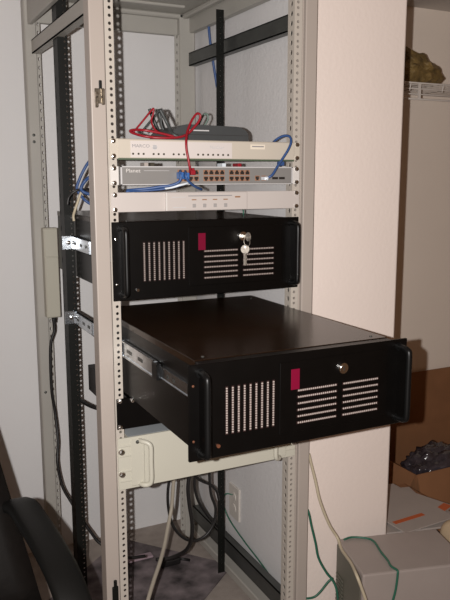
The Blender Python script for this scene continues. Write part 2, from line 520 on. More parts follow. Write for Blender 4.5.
def server(label, z, y, keys, depth=0.62):
    t = thing('rack_server', label, 'server', (0, y, z), 0, 'black rack servers')
    hz = 0.0885
    part('chassis', nbox(-0.2145, 0.2145, 0.003, depth, -hz + 0.003, hz - 0.003, bev=0.0015), 'black', t)
    bm = bmesh.new()
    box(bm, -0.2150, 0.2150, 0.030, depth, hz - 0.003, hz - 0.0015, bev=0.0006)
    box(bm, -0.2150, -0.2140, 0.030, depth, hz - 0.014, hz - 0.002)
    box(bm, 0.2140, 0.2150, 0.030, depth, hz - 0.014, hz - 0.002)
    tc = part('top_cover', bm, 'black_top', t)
    for xx in (-0.19, 0.19):
        for yy in (0.05, depth - .05):
            o = link('screw', SCREW_DARK, tc, (xx, yy, hz - 0.0015), (-math.pi / 2, 0, 0))
            o.scale = (0.7, 0.5, 0.7)
    fp = part('front_panel', nbox(-0.2413, 0.2413, -0.003, 0.003, -hz, hz, bev=0.0012), 'black', t)
    door = part('drive_door', nbox(-0.058, 0.192, -0.0055, -0.003, -0.066, 0.072, bev=0.0009), 'black', t)
    for sx in (-1, 1):
        # bar handle with rounded corners and feet
        bm = bmesh.new()
        x = 0.2195 * sx
        pts = spline([(x, -0.003, -0.074), (x, -0.020, -0.074), (x, -0.030, -0.071), (x, -0.035, -0.062), (x, -0.035, 0), (x, -0.035, 0.062), (x, -0.030, 0.071), (x, -0.020, 0.074), (x, -0.003, 0.074)], 5)
        tube(bm, pts, 0.0062, 10)
        for s2 in (-1, 1):
            cyl(bm, (x, -0.003, 0.074 * s2), (x, -0.007, 0.074 * s2), 0.0085, 14)
        hd = part('handle', bm, 'black_metal', t)
        part('handle_plate', nbox(x - .0018, x + .0018, -0.034, -0.003, -0.072, 0.072), 'black', hd)
    # vents
    for i in range(9):
        link('vent_slot', SLOT_V, fp, (-0.1672 + 0.0964 * i / 8, -0.0032, -0.0465), (0, -math.pi / 2, 0))
    for i in range(6):
        zc = 0.0150 - 0.0632 * i / 5
        link('vent_slot', SLOT_L, door, (-0.0195, -0.0057, zc))
        link('vent_slot', SLOT_R, door, (0.0838, -0.0057, zc))
    part('label_sticker', nbox(-0.0345, -0.0160, -0.0063, -0.0052, 0.0180, 0.0575, bev=0.0003), 'red_tag', t, label='crimson vertical label')
    # barrel lock
    bm = bmesh.new()
    cyl(bm, (0.081, -0.0055, 0.047), (0.081, -0.0105, 0.047), 0.0105, 20)
    cyl(bm, (0.081, -0.0100, 0.047), (0.081, -0.0120, 0.047), 0.0075, 20)
    lock = part('lock', bm, 'chrome', t)
    part('keyhole', nbox(0.0802, 0.0818, -0.0126, -0.0119, 0.0425, 0.0515), 'port_in', lock)
    if keys:
        bm = bmesh.new()
        box(bm, 0.0795, 0.0825, -0.030, -0.0115, 0.0435, 0.0505, bev=0.0005)
        cyl(bm, (0.0792, -0.036, 0.047), (0.0828, -0.036, 0.047), 0.0105, 16)
        part('key', bm, 'key', t, label='nickel key turned in the lock')
        bm = bmesh.new()
        ring = [Vector((0.0755 + math.cos(a) * .008, -0.040 + math.sin(a) * 0.003, 0.036 + math.sin(a) * 0.010)) for a in [k * math.pi / 8 for k in range(17)]]
        tube(bm, ring, 0.0008, 6)
        part('key_ring', bm, 'key', t)
        bm = bmesh.new()
        cyl(bm, (0.0706, -0.0405, 0.0185), (0.0712, -0.0375, 0.0185), 0.0105, 14)
        cyl(bm, (0.0700, -0.0410, 0.0235), (0.0718, -0.0370, 0.0235), 0.0028, 8, mi=0)
        box(bm, 0.0673, 0.0745, -0.0405, -0.0388, -0.020, 0.010, bev=0.0004)
        for k in range(3):
            box(bm, 0.0741, 0.0757, -0.0403, -0.0390, -0.017 + k * .007, -0.014 + k * .007)
        part('key', bm, 'key', t, label='spare key hanging from the ring')
    # ear screws
    me = SCREW if keys else SCREW_COPPER
    for sx in (-1, 1):
        for s2 in (-1, 1):
            o = link('screw', me, t, (0.2326 * sx, -0.003, 0.0508 * s2))
            o.scale = (.62, .6, .62)
    # small catch at the lower left corner
    bm = bmesh.new()
    cyl(bm, (-0.185, -0.003, -0.066), (-0.185, -0.007, -0.066), 0.0035, 12)
    part('thumb_screw', bm, 'chrome' if keys else 'copper', t)
    # side fastening strip for the slide
    return t


S1Z, S2Z, S2Y = 1.1146, 0.8901, -0.4187
server('black rack server with keys hanging from its lock, closed in the rack', S1Z, 0.0, True)
server('black rack server pulled far out of the rack on slides', S2Z, S2Y, False, 0.62)


def slide(name_label, side, z, out):
    t = thing('slide_rail', name_label, 'slide rail', (0, 0, 0), 0, 'telescopic server slides')
    s = side
    X = lambda a, b: (min(s * a, s * b), max(s * a, s * b))
    x0, x1 = X(0.2225, 0.2250)
    bm = bmesh.new()
    y0 = 0.004
    box(bm, x0, x1, y0, 0.412, z - .0185, z + .0185)
    a, b = X(0.2165, 0.2250)
    box(bm, a, b, y0, 0.412, z + .0165, z + .0185)
    box(bm, a, b, y0, 0.412, z - .0185, z - .0165)
    part('outer_member', bm, 'zinc', t)
    # rear bracket reaching to the rear rail, with slots
    bm = bmesh.new()
    a, b = X(0.2252, 0.2272)
    box(bm, a, b, 0.24, 0.416, z - .016, z + .016)
    a, b = X(0.2272, 0.252)
    box(bm, a, b, 0.4155, 0.4185, z - .018, z + .018)
    br = part('rear_bracket', bm, 'zinc', t)
    a, b = X(0.2272, 0.2277)
    for k, yy in enumerate((0.255, 0.305, 0.365)):
        part('slot', nbox(a, b, yy, yy + 0.022, z - .004, z + .004, bev=0.0002), 'steel_dark', br)
    link('screw', SCREW, br, (s * 0.2345, 0.4155, z))
    if out:
        a, b = X(0.2190, 0.2215)
        bm = bmesh.new()
        box(bm, a, b, -0.205, 0.10, z - .0155, z + .0155)
        a, b = X(0.2165, 0.2240)
        box(bm, a, b, -0.205, 0.003, z + .0150, z + .0180)
        box(bm, a, b, -0.205, 0.003, z - .0180, z - .0150)
        mm = part('middle_member', bm, 'zinc', t)
        a, b = X(0.2160, 0.2262)
        part('stop_catch', nbox(a, b, -0.226, -0.198, z - .017, z + .017, bev=0.001), 'black_metal', mm)
        for yy in (-0.06, -0.13):
            a, b = X(0.2214, 0.2220)
            part('slot', nbox(a, b, yy, yy + 0.03, z - .004, z + .004, bev=0.0002), 'steel_dark', mm)
        a, b = X(0.2152, 0.2178)
        bm = bmesh.new()
        box(bm, a, b, -0.412, -0.18, z - .0120, z + .0120)
        a, b = X(0.2152, 0.2195)
        box(bm, a, b, -0.412, -0.222, z + .0105, z + .0125)
        box(bm, a, b, -0.412, -0.222, z - .0125, z - .0105)
        im = part('inner_member', bm, 'zinc', t)
        a, b = X(0.2177, 0.2182)
        for yy in (-0.30, -0.27):
            part('slot', nbox(a, b, yy, yy + 0.012, z - .0035, z + .0035, bev=0.0002), 'steel_dark', im)
    else:
        a, b = X(0.2155, 0.2180)
        part('inner_member', nbox(a, b, 0.01, 0.34, z - .0120, z + .0120), 'zinc', t)
    return t


slide('bright steel slide along the left side of the closed upper server', -1, S1Z + 0.010, False)
slide('bright steel telescopic slide stretched out along left side of the pulled-out server', -1, S2Z + 0.026, True)
slide('steel slide on the far right side of the pulled-out server', 1, S2Z + 0.026, True)

# ================================================================== 1U units at the top
# --- cream unit with white printed strip
P1 = 1.3620
t = thing('rack_modem', 'cream one-unit rack device with a row of indicator dots, under the red cables', 'network device', (0, 0, P1))
part('chassis', nbox(-0.2130, 0.2130, 0.003, 0.21, -0.0205, 0.0205, bev=0.001), 'cream', t)
part('front_panel', nbox(-0.2413, 0.2413, -0.0035, 0.0, -0.0215, 0.0215, bev=0.001), 'cream', t)
part('bezel', nbox(-0.2225, 0.2235, -0.0060, -0.0035, -0.0200, 0.0205, bev=0.001), 'cream', t)
part('printed_strip', nbox(-0.195, 0.053, -0.0066, -0.0060, -0.0185, 0.0170), 'white_label', t, label='white printed strip')
part('bottom_gasket', nbox(-0.2225, 0.2235, -0.0050, 0.02, -0.0240, -0.0202), 'pcb', t)
ledm = mesh_of(cyl(bmesh.new(), (0, 0, 0), (0, -0.0012, 0), 0.0024, 10), 'indicator', 'led')
for px in (133, 138.5, 143.5, 153.5, 158.5, 163.8, 173.5, 178.7, 184, 198, 203, 208, 213, 218, 223, 228):
    p = at(px, 153.9, 1, -0.0066)
    link('indicator', ledm, t, (p.x, -0.0066, -0.0108))
lettering('MARCO', 0.0100, 'ink', t, (-0.171, -0.0067, 0.0060), 1.15)
bm = bmesh.new()
cyl(bm, (0, 0, 0), (0, -0.0004, 0), 0.0058, 20)
lg = part('logo_disc', bm, 'ink_light', t, loc=(-0.1385, -0.0066, 0.0040))
bm = bmesh.new()
for zc in (-0.0028, 0.0, 0.0028):
    box(bm, -0.004, 0.004, -0.0007, -0.0004, zc - .0005, zc + .0005)
part('logo_bars', bm, 'ink', lg)
lettering('NetStar', 0.0105, 'ink_light', t, (0.014, -0.0067, 0.0060), 1.1)
st = part('sticker', nbox(0.102, 0.141, -0.0065, -0.0060, 0.0035, 0.0145), 'sticker', t)
part('print_line', nbox(0.106, 0.138, -0.0067, -0.0065, 0.0085, 0.0110), 'ink', st)
screws(t, [(s * 0.2326, -0.0035, z) for s in (-1, 1) for z in (0.0160, -0.0158)])

# --- grey switch
P2 = 1.3040
t = thing('network_switch', 'grey one-unit network switch with two rows of ports', 'network switch', (0, 0, P2))
part('chassis', nbox(-0.2150, 0.2150, 0.003, 0.20, -0.0205, 0.0205, bev=0.001), 'switch_body', t)
for s in (-1, 1):
    part('rack_ear', nbox(*((-0.2413, -0.2215) if s < 0 else (0.2215, 0.2413)), -0.0030, 0.0, -0.0205, 0.0205, bev=0.001), 'white_edge', t)
part('front_panel', nbox(-0.2190, 0.2190, -0.0060, 0.003, -0.0205, 0.0205, bev=0.0008), 'switch', t)
bm = bmesh.new()
for a in ((-0.2190, 0.2190, 0.0182, 0.0205), (-0.2190, 0.2190, -0.0205, -0.0186), (-0.2190, -0.2155, -0.0205, 0.0205), (0.2160, 0.2190, -0.0205, 0.0205)):
    box(bm, a[0], a[1], -0.0068, -0.0058, a[2], a[3])
part('edge_trim', bm, 'ink_light', t)
lettering('Planet', 0.0115, 'white_edge', t, (-0.1900, -0.0062, 0.0105), 1.2)
part('print_line', nbox(-0.165, -0.105, -0.0063, -0.0060, 0.0105, 0.0113), 'ink_light', t)
# RJ45 ports: dark stepped opening in an orange frame
bm = bmesh.new()
box(bm, -0.0062, 0.0062, -0.0009, 0.0, -0.0058, 0.0058, mi=1)
for sgn, a in ((1, 0.0),):
    vs = [(-0.0050, -0.0042), (0.0050, -0.0042), (0.0050, 0.0015), (0.0030, 0.0015), (0.0030, 0.0048), (-0.0030, 0.0048), (-0.0030, 0.0015), (-0.0050, 0.0015)]
    bm.faces.new([bm.verts.new((x, -0.0011, z)) for x, z in vs]).material_index = 0
port_up = mesh_of(bm, 'port', ['port_in', 'port_gold'])
grp = [(180.0, 185.2, 190.6, 196.2), (205.8, 211.2, 216.7, 222.0), (231.4, 236.8, 242.0, 247.2)]
for g in grp:
    for px in g:
        p = at(px, 175, 1, -0.006)
        link('port', port_up, t, (p.x, -0.0061, 0.0072))
        link('port', port_up, t, (p.x, -0.0061, -0.0068), (0, math.pi, 0))
for px in (257.2, 263.8):
    p = at(px, 178.5, 1, -0.006)
    link('port', port_up, t, (p.x, -0.0061, -0.0060), (0, math.pi, 0))
slm = mesh_of(nbox(-0.0080, 0.0080, -0.0006, 0.0, -0.0028, 0.0028), 'module_slot', 'port_in')
for px in (275.0, 281.8):
    p = at(px, 178.8, 1, -0.006)
    link('module_slot', slm, t, (p.x, -0.0061, -0.0060))
screws(t, [(s * 0.2326, -0.0030, z) for s in (-1, 1) for z in (0.0158, -0.0158)])

# --- off-white panel with a small router set in it
P3 = 1.2460
t = thing('rack_router', 'off-white one-unit rack panel with a small router set in its middle', 'network device', (0, 0, P3))
part('shelf_body', nbox(-0.2120, 0.2120, 0.003, 0.16, -0.0190, 0.0180, bev=0.001), 'white_panel', t)
part('blank_panel', nbox(-0.2413, 0.2413, -0.0035, 0.0, -0.0215, 0.0215, bev=0.001), 'white_panel', t)
rp = part('router_face', nbox(-0.1155, 0.0930, -0.0085, -0.0035, -0.0210, 0.0205, bev=0.0012), 'white_panel', t)
part('edge_highlight', nbox(-0.1150, -0.1120, -0.0092, -0.0080, -0.0205, 0.0200), 'white_edge', rp)  # pale strip stands in for the highlight along the router's left edge
bt = mesh_of(nbox(-0.0042, 0.0042, -0.0012, 0, -0.0042, 0.0042, bev=0.0005), 'button', 'button')
am = mesh_of(nbox(-0.0056, 0.0056, -0.0006, 0, -0.0012, 0.0012), 'indicator', 'amber')
for px in (194.1, 204.5, 215.0, 225.5):
    p = at(px, 203, 1, -0.0085)
    link('button', bt, rp, (p.x, -0.0085, -0.0100))
    link('indicator', am, rp, (p.x, -0.0085, 0.0035))
part('print_line', nbox(-0.060, 0.052, -0.0087, -0.0084, 0.0112, 0.0132), 'ink', rp)
part('print_line', nbox(-0.100, -0.066, -0.0087, -0.0084, 0.0090, 0.0105), 'ink_light', rp)
part('print_line', nbox(-0.098, -0.066, -0.0087, -0.0084, -0.0145, -0.0125), 'ink_light', rp)
part('print_mark', nbox(0.060, 0.074, -0.0087, -0.0084, 0.0070, 0.0105), 'amber', rp)
screws(t, [(s * 0.2326, -0.0035, z) for s in (-1, 1) for z in (0.0160, -0.0158)])

# --- dark router lying on top of the cream unit
t = thing('wireless_router', 'charcoal plastic router lying on top of the cream rack device', 'router', (0.017, 0.03, 1.3827))
bm = bmesh.new()
sec = [(-0.100, 0.0), (0.100, 0.0), (0.100, 0.017), (0.096, 0.025), (0.082, 0.0335), (0.070, 0.0360), (-0.060, 0.0385), (-0.078, 0.0340), (-0.094, 0.024), (-0.100, 0.016)]
fr = [bm.verts.new((x, 0.0, z)) for x, z in sec]
bk = [bm.verts.new((x, 0.145, z * 1.0)) for x, z in sec]
bm.faces.new(fr)
bm.faces.new(bk[::-1])
for k in range(len(sec)):
    k2 = (k + 1) % len(sec)
    bm.faces.new((fr[k], bk[k], bk[k2], fr[k2]))
bmesh.ops.bevel(bm, geom=bm.edges[:], offset=0.0015, segments=2, affect='EDGES', clamp_overlap=True)
part('casing', bm, 'modem', t)
part('light_bar', nbox(-0.062, -0.006, -0.0008, 0.001, 0.0235, 0.0262), 'ink_light', t)
part('seam', nbox(-0.099, 0.099, -0.0004, 0.001, 0.0150, 0.0158), 'port_in', t)
for ax, lean in ((-0.070, -0.42), (-0.055, -0.30)):
    bm = bmesh.new()
    b0 = Vector((ax, 0.150, 0.022))
    tube(bm, [b0 + Vector((0, -0.004, 0.0)), b0 + Vector((0, 0.003, 0.002)), b0 + Vector((lean * .030, 0.004, 0.030)), b0 + Vector((lean * .060, 0.004, 0.060)), b0 + Vector((lean * .062, 0.004, 0.062))], lambda s: 0.0052 - 0.0014 * s, 10)
    part('antenna', bm, 'grey_cable', t)

# ================================================================== black 2U unit and beige 3U drawer
t = thing('rack_storage_unit', 'black two-unit rack device below the pulled-out server', 'rack device', (0, 0, 0.7615))
part('chassis', nbox(-0.2145, 0.2145, 0.006, 0.335, -0.0345, 0.0360, bev=0.001), 'black', t)
part('front_panel', nbox(-0.2413, 0.2413, -0.0030, 0.006, -0.0365, 0.0370, bev=0.001), 'black', t)
screws(t, [(s * 0.2340, -0.0030, z) for s in (-1, 1) for z in (0.0320, -0.0300)])
link('screw', SCREW, t, (-0.2040, -0.0030, 0.0300))

U3 = 0.6430
t = thing('rack_power_supply', 'pale cream three-unit rack drawer with upright bar handle', 'rack device', (0, 0, U3))
part('chassis', nbox(-0.2140, 0.2140, 0.003, 0.16, -0.062, 0.0585, bev=0.001), 'ups', t)
part('top_plate', nbox(-0.2140, 0.2140, 0.0032, 0.16, 0.0586, 0.0600), 'top_zinc', t)
fp = part('front_panel', nbox(-0.2413, 0.2413, -0.0040, 0.003, -0.0660, 0.0600, bev=0.001), 'ups', t)
for s in (-1, 1):
    # stepped ear pads with embossed ribs
    X = lambda a, b: (min(s * a, s * b), max(s * a, s * b))
    part('raised_pad', nbox(*X(0.1780, 0.2110), -0.0075, -0.004, -0.060, 0.054, bev=0.0015), 'ups', fp)
    for zc in (0.042, 0.018, -0.020, -0.044):
        part('rib', nbox(*X(0.2060, 0.2390), -0.0066, -0.004, zc - 0.003, zc + 0.003, bev=0.0012), 'ups', fp)
    bm = bmesh.new()
    x = s * 0.1690
    tube(bm, spline([(x - s * -0.020, -0.004, 0.049), (x - s * -0.016, -0.014, 0.049), (x - s * -0.006, -0.022, 0.046), (x, -0.026, 0.036), (x, -0.026, 0), (x, -0.026, -0.045), (x - s * -0.006, -0.022, -0.056), (x - s * -0.016, -0.016, -0.058), (x - s * -0.020, -0.004, -0.058)], 5), 0.0058, 10)
    part('handle', bm, 'ups', t)
    link('screw', SCREW_DARK, t, (s * 0.1950, -0.0075, 0.0475))
screws(t, [(s * 0.2335, -0.0045, z) for s in (-1, 1) for z in (0.0280, -0.0270)], SCREW_BIG)

# ================================================================== putty coloured box on the rear post
t = t_j = thing('junction_box', 'putty coloured upright electrical box fixed to the rear left post', 'electrical box', (-0.2245, 0.69, 0))
part('body', nbox(-0.022, 0.0215, -0.012, 0.022, 0.868, 1.148, bev=0.003, seg=2), 'jbox', t)
part('cover', nbox(-0.020, 0.0195, -0.015, -0.012, 1.060, 1.145, bev=0.001), 'jbox', t)
part('cover', nbox(-0.020, 0.0195, -0.015, -0.012, 0.871, 1.057, bev=0.001), 'jbox', t)
bm = bmesh.new()
cyl(bm, (0.004, 0.002, 0.870), (0.004, 0.002, 0.850), 0.008, 12, 0.0055)
part('cord_grip', bm, 'black_cable', t)

oc = cable('cord', None, pxs([(53, 318, .69), (54.5, 330, .69), (50.5, 347, .69), (51.5, 388, .69), (55, 412, .69), (58, 440, .67), (57.5, 462, .65), (62, 485, .60), (70, 500, .56), (80, 516, .52), (90, 531, .48), (101, 544, .44), (125, 557, .40), (145, 556, .40)]), 0.0048, 'black_cable', None, parent=t_j)
oc.location = -t_j.location
cable('looped_cable', 'short black cord curving behind the left front post', pxs([(72, 380, .50), (76, 396, .48), (83, 402, .44), (93, 407, .40), (103, 409, .38), (118, 408, .375)]), 0.0055, 'black_cable', 'cable')

# ================================================================== cables at the top of the rack
RD, BL = 0.0029, 0.0029
cable('patch_cable', 'red patch cable looping up from a switch port over the cream device', pxs([(190.6, 172.8, -.008), (190.0, 169, -.016), (188.5, 160, -.018), (186.6, 150, -.016), (186.2, 141, -.012), (187.5, 131, 0.005), (192, 120, .015), (197, 113.6, .018), (200.3, 115.5, .018), (199.0, 121, .018), (194, 127.5, .018), (188, 133.5, .018), (180, 137.0, .016), (165, 138.0, .018), (150, 137.2, .03), (138, 134.8, .06), (131, 131.5, .08)]), RD, 'red_cable', 'cable', 'red patch cables')
cable('patch_cable', 'red patch cable folded into a peak at the left above the cream device', pxs([(174, 136.6, .020), (166, 134.5, .022), (155, 132.0, .024), (144, 130.2, .03), (134, 129.8, .05), (130, 131.0, .06), (134, 133.5, .05), (146, 136.5, .03), (160, 137.5, .026), (172, 138.0, .030), (182, 138.2, .045)]), RD, 'red_cable', 'cable', 'red patch cables')
cable('patch_cable', 'red patch cable standing up in a pointed loop beside the antennas', pxs([(133, 132.5, .06), (137, 128.0, .06), (144, 119.5, .06), (150.5, 111.5, .06), (153.5, 108.6, .06), (153.2, 114, .06), (151.4, 120.5, .06), (153.5, 127.5, .05), (158, 132.0, .04), (168, 135.8, .035)]), RD * .8, 'red_cable', 'cable', 'red patch cables')
cable('network_cable', 'grey green cable arched behind the red loop on the router', pxs([(197, 129, .20), (200.5, 121, .20), (204.0, 114.6, .20), (207.3, 114.6, .20), (208.0, 119, .20), (205.5, 124, .20), (202.5, 129, .20)]), 0.0026, 'teal_cable')
cable('network_cable', 'dark grey cable bent in a sharp peak left of the router', pxs([(141, 132.5, .12), (146, 126.5, .12), (153, 118.0, .12), (159, 110.8, .12), (161.5, 110.3, .12), (161.4, 117, .12), (161.2, 123, .12), (163.5, 130, .12), (167, 134.5, .11)]), 0.0024, 'grey_cable')
cable('network_cable', 'thick dark grey cable leaning against the left end of the router', pxs([(160.2, 109.8, .05), (163.2, 115.5, .05), (167.0, 123.0, .05), (170.6, 130.0, .04), (173.2, 134.2, .022), (178, 136.6, .018)]), 0.0040, 'grey_cable')

# blue cables
cable('patch_cable', 'blue patch cable curling from switch up past the cream device', pxs([(263.8, 178.4, -.009), (268, 177.6, -.022), (272.5, 174.5, -.026), (277.5, 166.5, -.022), (283, 158, -.018), (288, 150, -.018), (291.0, 142.5, -.014), (290.0, 137.2, -.006), (286, 135.6, .004), (280.5, 137.0, .015), (275, 140.6, .028), (273, 143, .05)]), 0.0031, 'blue_cable', 'cable', 'blue patch cables')
cable('patch_cable', 'blue patch cable hanging left from the switch ports into the gap below', pxs([(180.5, 171, -.008), (180.0, 173, -.022), (181.0, 178, -.026), (178, 182.6, -.022), (170, 185.6, -.014), (160, 186.8, -.006), (148, 188.6, .004), (136, 189.6, .015), (127, 190.4, .03)]), 0.0034, 'blue_cable', 'cable', 'blue patch cables')
cable('patch_cable', 'second blue patch cable looping under the switch toward the right', pxs([(185.4, 171.2, -.008), (185.6, 174, -.024), (187, 179, -.026), (191, 183.6, -.022), (196, 187, -.012), (201.5, 189.5, .004)]), 0.0030, 'blue_cable', 'cable', 'blue patch cables')
cable('patch_cable', 'lowest blue patch cable lying along the top of the router panel', pxs([(184, 184.4, -.012), (174, 187.2, -.008), (160, 189.4, .004), (146, 190.6, .012), (134, 191.0, .022), (126, 191.6, .03)]), 0.0026, 'blue_cable', 'cable', 'blue patch cables')
cable('patch_cable', 'pale bluish white cable lying over the blue ones beside the switch', pxs([(190, 182.0, -.012), (186, 183.6, -.020), (179, 185.4, -.020), (172, 187.4, -.012), (165, 188.6, .0)]), 0.0026, 'clear_plug', 'cable')
for px, py, m_, lab in ((178.6, 175.6, 'blue_clear', 'blue plug in the lower leftmost switch port'), (184.2, 176.0, 'blue_clear', 'blue plug in second switch port from the left'), (263.0, 178.4, 'clear_plug', 'clear plug in the right single switch port')):
    p = at(px, py, 1, -0.0072)
    bm = nbox(p.x - .0055, p.x + .0055, -0.026, -0.0073, p.z - .0075 * (1.0 if m_ == 'blue_clear' else .55), p.z + .0075 * (1.0 if m_ == 'blue_clear' else .55), bev=0.0012)
    box(bm, p.x - .0025, p.x + .0025, -0.030, -0.024, p.z - .003, p.z + .003, bev=0.0008)
    part('cable_plug', bm, m_, None, label=lab, cat='plug')
bm = bmesh.new()
p = at(190.6, 172.6, 1, -0.0072)
box(bm, p.x - .0055, p.x + .0055, -0.024, -0.0073, p.z - .0055, p.z + .0055, bev=0.0012)
box(bm, p.x - .0028, p.x + .0028, -0.023, -0.012, p.z + .005, p.z + .010, bev=0.0008)
part('cable_plug', bm, 'red_cable', None, label='red plug in an upper switch port', cat='plug')
bm = bmesh.new()
p = at(281, 163.5, 1, -0.003)
box(bm, p.x - .008, p.x + .009, -0.006, 0.004, p.z - .0055, p.z + .0055, bev=0.0018)
part('cable_clip', bm, 'blue_cable', None, label='dark blue clip under the right end of the cream device', cat='cable clip')

# tangle of small cables in the gaps behind the units
cable('network_cable', 'blue cable bending out behind the left front post, beside the upper server', pxs([(92, 158, .32), (86, 166, .33), (80, 178, .335), (77.0, 188, .335), (80.5, 195, .33), (86, 201, .33), (94, 206, .32)]), 0.0040, 'blue_cable')
cable('network_cable', 'blue cable knotted behind the left front post', pxs([(91, 176, .30), (85, 181, .31), (81, 188, .31), (83.5, 192, .31), (92, 195, .30)]), 0.0044, 'blue_cable')
cable('network_cable', 'cream cable dropping from the blue knot to the upper server', pxs([(83, 188, .325), (80, 195, .325), (77.4, 203, .325), (75, 210, .325), (73.4, 216, .33), (74.0, 221, .33)]), 0.0035, 'cream_cable')
cable('network_cable', 'black cord arching from the dark rear rail to the blue knot', pxs([(67.5, 205, .335), (68.6, 198, .335), (72.5, 193, .33), (78, 190, .325), (84, 189.5, .315), (92, 189, .30)]), 0.0036, 'black_cable')
cable('network_cable', 'thin blue cable running down behind the tall black rear rail', pxs([(208.5, 24, .60), (209.5, 36, .60), (211.5, 52, .60), (214, 68, .60), (216.5, 84, .60), (219, 100, .60), (223, 116, .58), (226.0, 128, .56), (227.5, 142, .55)]), 0.0042, 'blue_cable')
cable('network_cable', 'teal wire hanging in gap right below the router panel', pxs([(242, 206, .20), (243.5, 212, .20), (242.5, 216, .20), (239, 219, .21), (231, 221, .22)]), 0.0022, 'green_cable')
# little bundle of connectors in the gap between cream unit and switch
for k, (px, m_, lab) in enumerate(((145, 'paper', 'pale small plug in gap above the switch, leftmost'), (151, 'led', 'dark small plug in gap above the switch'), (222.5, 'clear_plug', 'clear small plug in the gap above the switch, right of the middle'), (238, 'red_cable', 'dark red small plug in the gap above the switch'))):
    p = at(px, 162, 1, 0.05)
    part('small_plug', nbox(p.x - .005, p.x + .005, 0.04, 0.07, P2 + .0206, P2 + .0296, bev=.001), m_, None, label=lab, cat='plug')

# ================================================================== cables under the drawer
cable('looped_cable', 'black cord looping in a wide circle under the cream drawer', pxs([(170.5, 474, .30), (168.0, 490, .30), (168.2, 506, .30), (171.5, 522, .30), (178, 533, .30), (188, 540, .30), (199, 539.5, .30), (208, 533, .30), (214.0, 522, .30), (215.5, 508, .30), (211.5, 496, .30), (210.0, 486, .30), (209.2, 470, .30)]), 0.0045, 'black_cable', 'cable')
cable('looped_cable', 'thick black cord dropping under the cream drawer and curving to the floor plug', pxs([(190.0, 470, .26), (188.0, 488, .26), (189.5, 505, .26), (192.0, 522, .26), (191.5, 538, .27), (187, 549, .30), (178, 555, .33), (168, 558.6, .35), (156, 559.4, .37)]), 0.0060, 'black_cable', 'cable')
cable('looped_cable', 'black cord falling steeply toward the dark lower side bar', pxs([(195.5, 472, .40), (194.5, 486, .40), (198.0, 500, .40), (205.0, 512, .42), (212.0, 521, .43), (219, 528, .44)]), 0.0045, 'black_cable', 'cable')
cable('looped_cable', 'black cord arching right toward tall black rear rail below the drawer', pxs([(192, 470, .36), (197, 478, .36), (204, 482, .36), (211, 485, .36), (216.5, 491, .37), (219, 500, .39)]), 0.0042, 'black_cable', 'cable')
cable('data_cable', 'beige cable running from the cream drawer down to the front of the mat', pxs([(174.2, 474, .24), (173.0, 490, .24), (171.5, 508, .24), (168.5, 524, .22), (164.5, 545, .18), (160, 562, .14), (154, 580, .10), (148, 600, .06), (144, 618, .03)]), 0.0055, 'beige_cable')
bm = bmesh.new()
p = at(168, 561.5, 2, 0.020)
box(bm, p.x - .030, p.x + .042, p.y - .014, p.y + .014, 0.0065, 0.032, bev=0.006, seg=2)
tube(bm, [Vector((p.x + .04, p.y, .02)), Vector((p.x + .055, p.y - .006, .018)), Vector((p.x + .075, p.y - .012, .012))], 0.005, 8)
part('power_plug', bm, 'black_cable', None, label='black power plug lying on the dark mat', cat='plug')
p = at(145, 556, 2, 0.014)
bm = bmesh.new()
box(bm, p.x - .085, p.x + .028, p.y - .012, p.y + .020, 0.0065, 0.0145, bev=.003)
part('paper_slip', bm, 'lilac', None, label='lilac folded slip lying on the mat beside the black plug', cat='paper')

# outlet on the side wall with green wire
ow0, ow1 = 0.418, 0.500
t = thing('wall_outlet', 'ivory outlet plate on the textured wall low behind the rack', 'outlet', (WX0, 0.459, 0.235))
part('cover_plate', nbox(-0.007, 0, -0.036, 0.036, -0.058, 0.058, bev=0.002), 'outlet', t)
for zc in (0.02, -0.02):
    bm = bmesh.new()
    cyl(bm, (-0.0065, 0, zc), (-0.0095, 0, zc), 0.015, 18)
    part('socket', bm, 'outlet', t)
cable('ground_wire', 'thin green wire running from the outlet down to the side bar', [Vector((WX0 - .010, .462, .262)), Vector((WX0 - .03, .475, .262)), Vector((WX0 - .030, .49, .22)), Vector((WX0 - .022, .46, .175)), Vector((WX0 - .014, .37, .140)), Vector((WX0 - .012, .27, .120)), Vector((WX0 - .012, .20, .105))], 0.0022, 'green_cable', 'wire')

# mat on the floor under the rack
c = Vector((0.294, 0.470, 0))
d1, d2 = Vector((-0.64, 0.77, 0)).normalized(), Vector((-0.77, -0.64, 0)).normalized()
bm = bmesh.new()
mp = [c, c + d1 * .44, c + d1 * .44 + d2 * .52, c + d2 * .52]
lo = [bm.verts.new(p + Vector((0, 0, 0.0002))) for p in mp]
hi = [bm.verts.new(p + Vector((0, 0, 0.006))) for p in mp]
bm.faces.new(hi)
bm.faces.new(lo[::-1])
for k in range(4):
    bm.faces.new((lo[k], lo[(k + 1) % 4], hi[(k + 1) % 4], hi[k]))
part('floor_mat', bm, 'mat', None, label='dark mottled mat lying askew on the carpet under the rack', cat='mat')

# ================================================================== right of the rack
# grey plastic case
ang = math.radians(-15)
t = thing('grey_case', 'grey plastic equipment case standing on the floor against the wall end', 'case', (0.388, 0.004, 0.0), ang)
CASE = Matrix.Translation((0.388, 0.004, 0)) @ Matrix.Rotation(ang, 4, 'Z')
HZ = 0.302
bd = part('body', nbox(0, 0.300, -0.19, 0.0, 0.0, HZ, bev=0.005, seg=2), 'box_grey', t)
part('side_panel', nbox(-0.003, 0.0, -0.180, -0.008, 0.01, HZ - 0.012, bev=0.001), 'box_dark', t)
for i in range(9):
    part('vent_slat', nbox(-0.0065, -0.003, -0.065, -0.015, 0.205 - i * .011, 0.211 - i * .011, bev=.0008), 'green_cable' if False else 'box_dark', t)
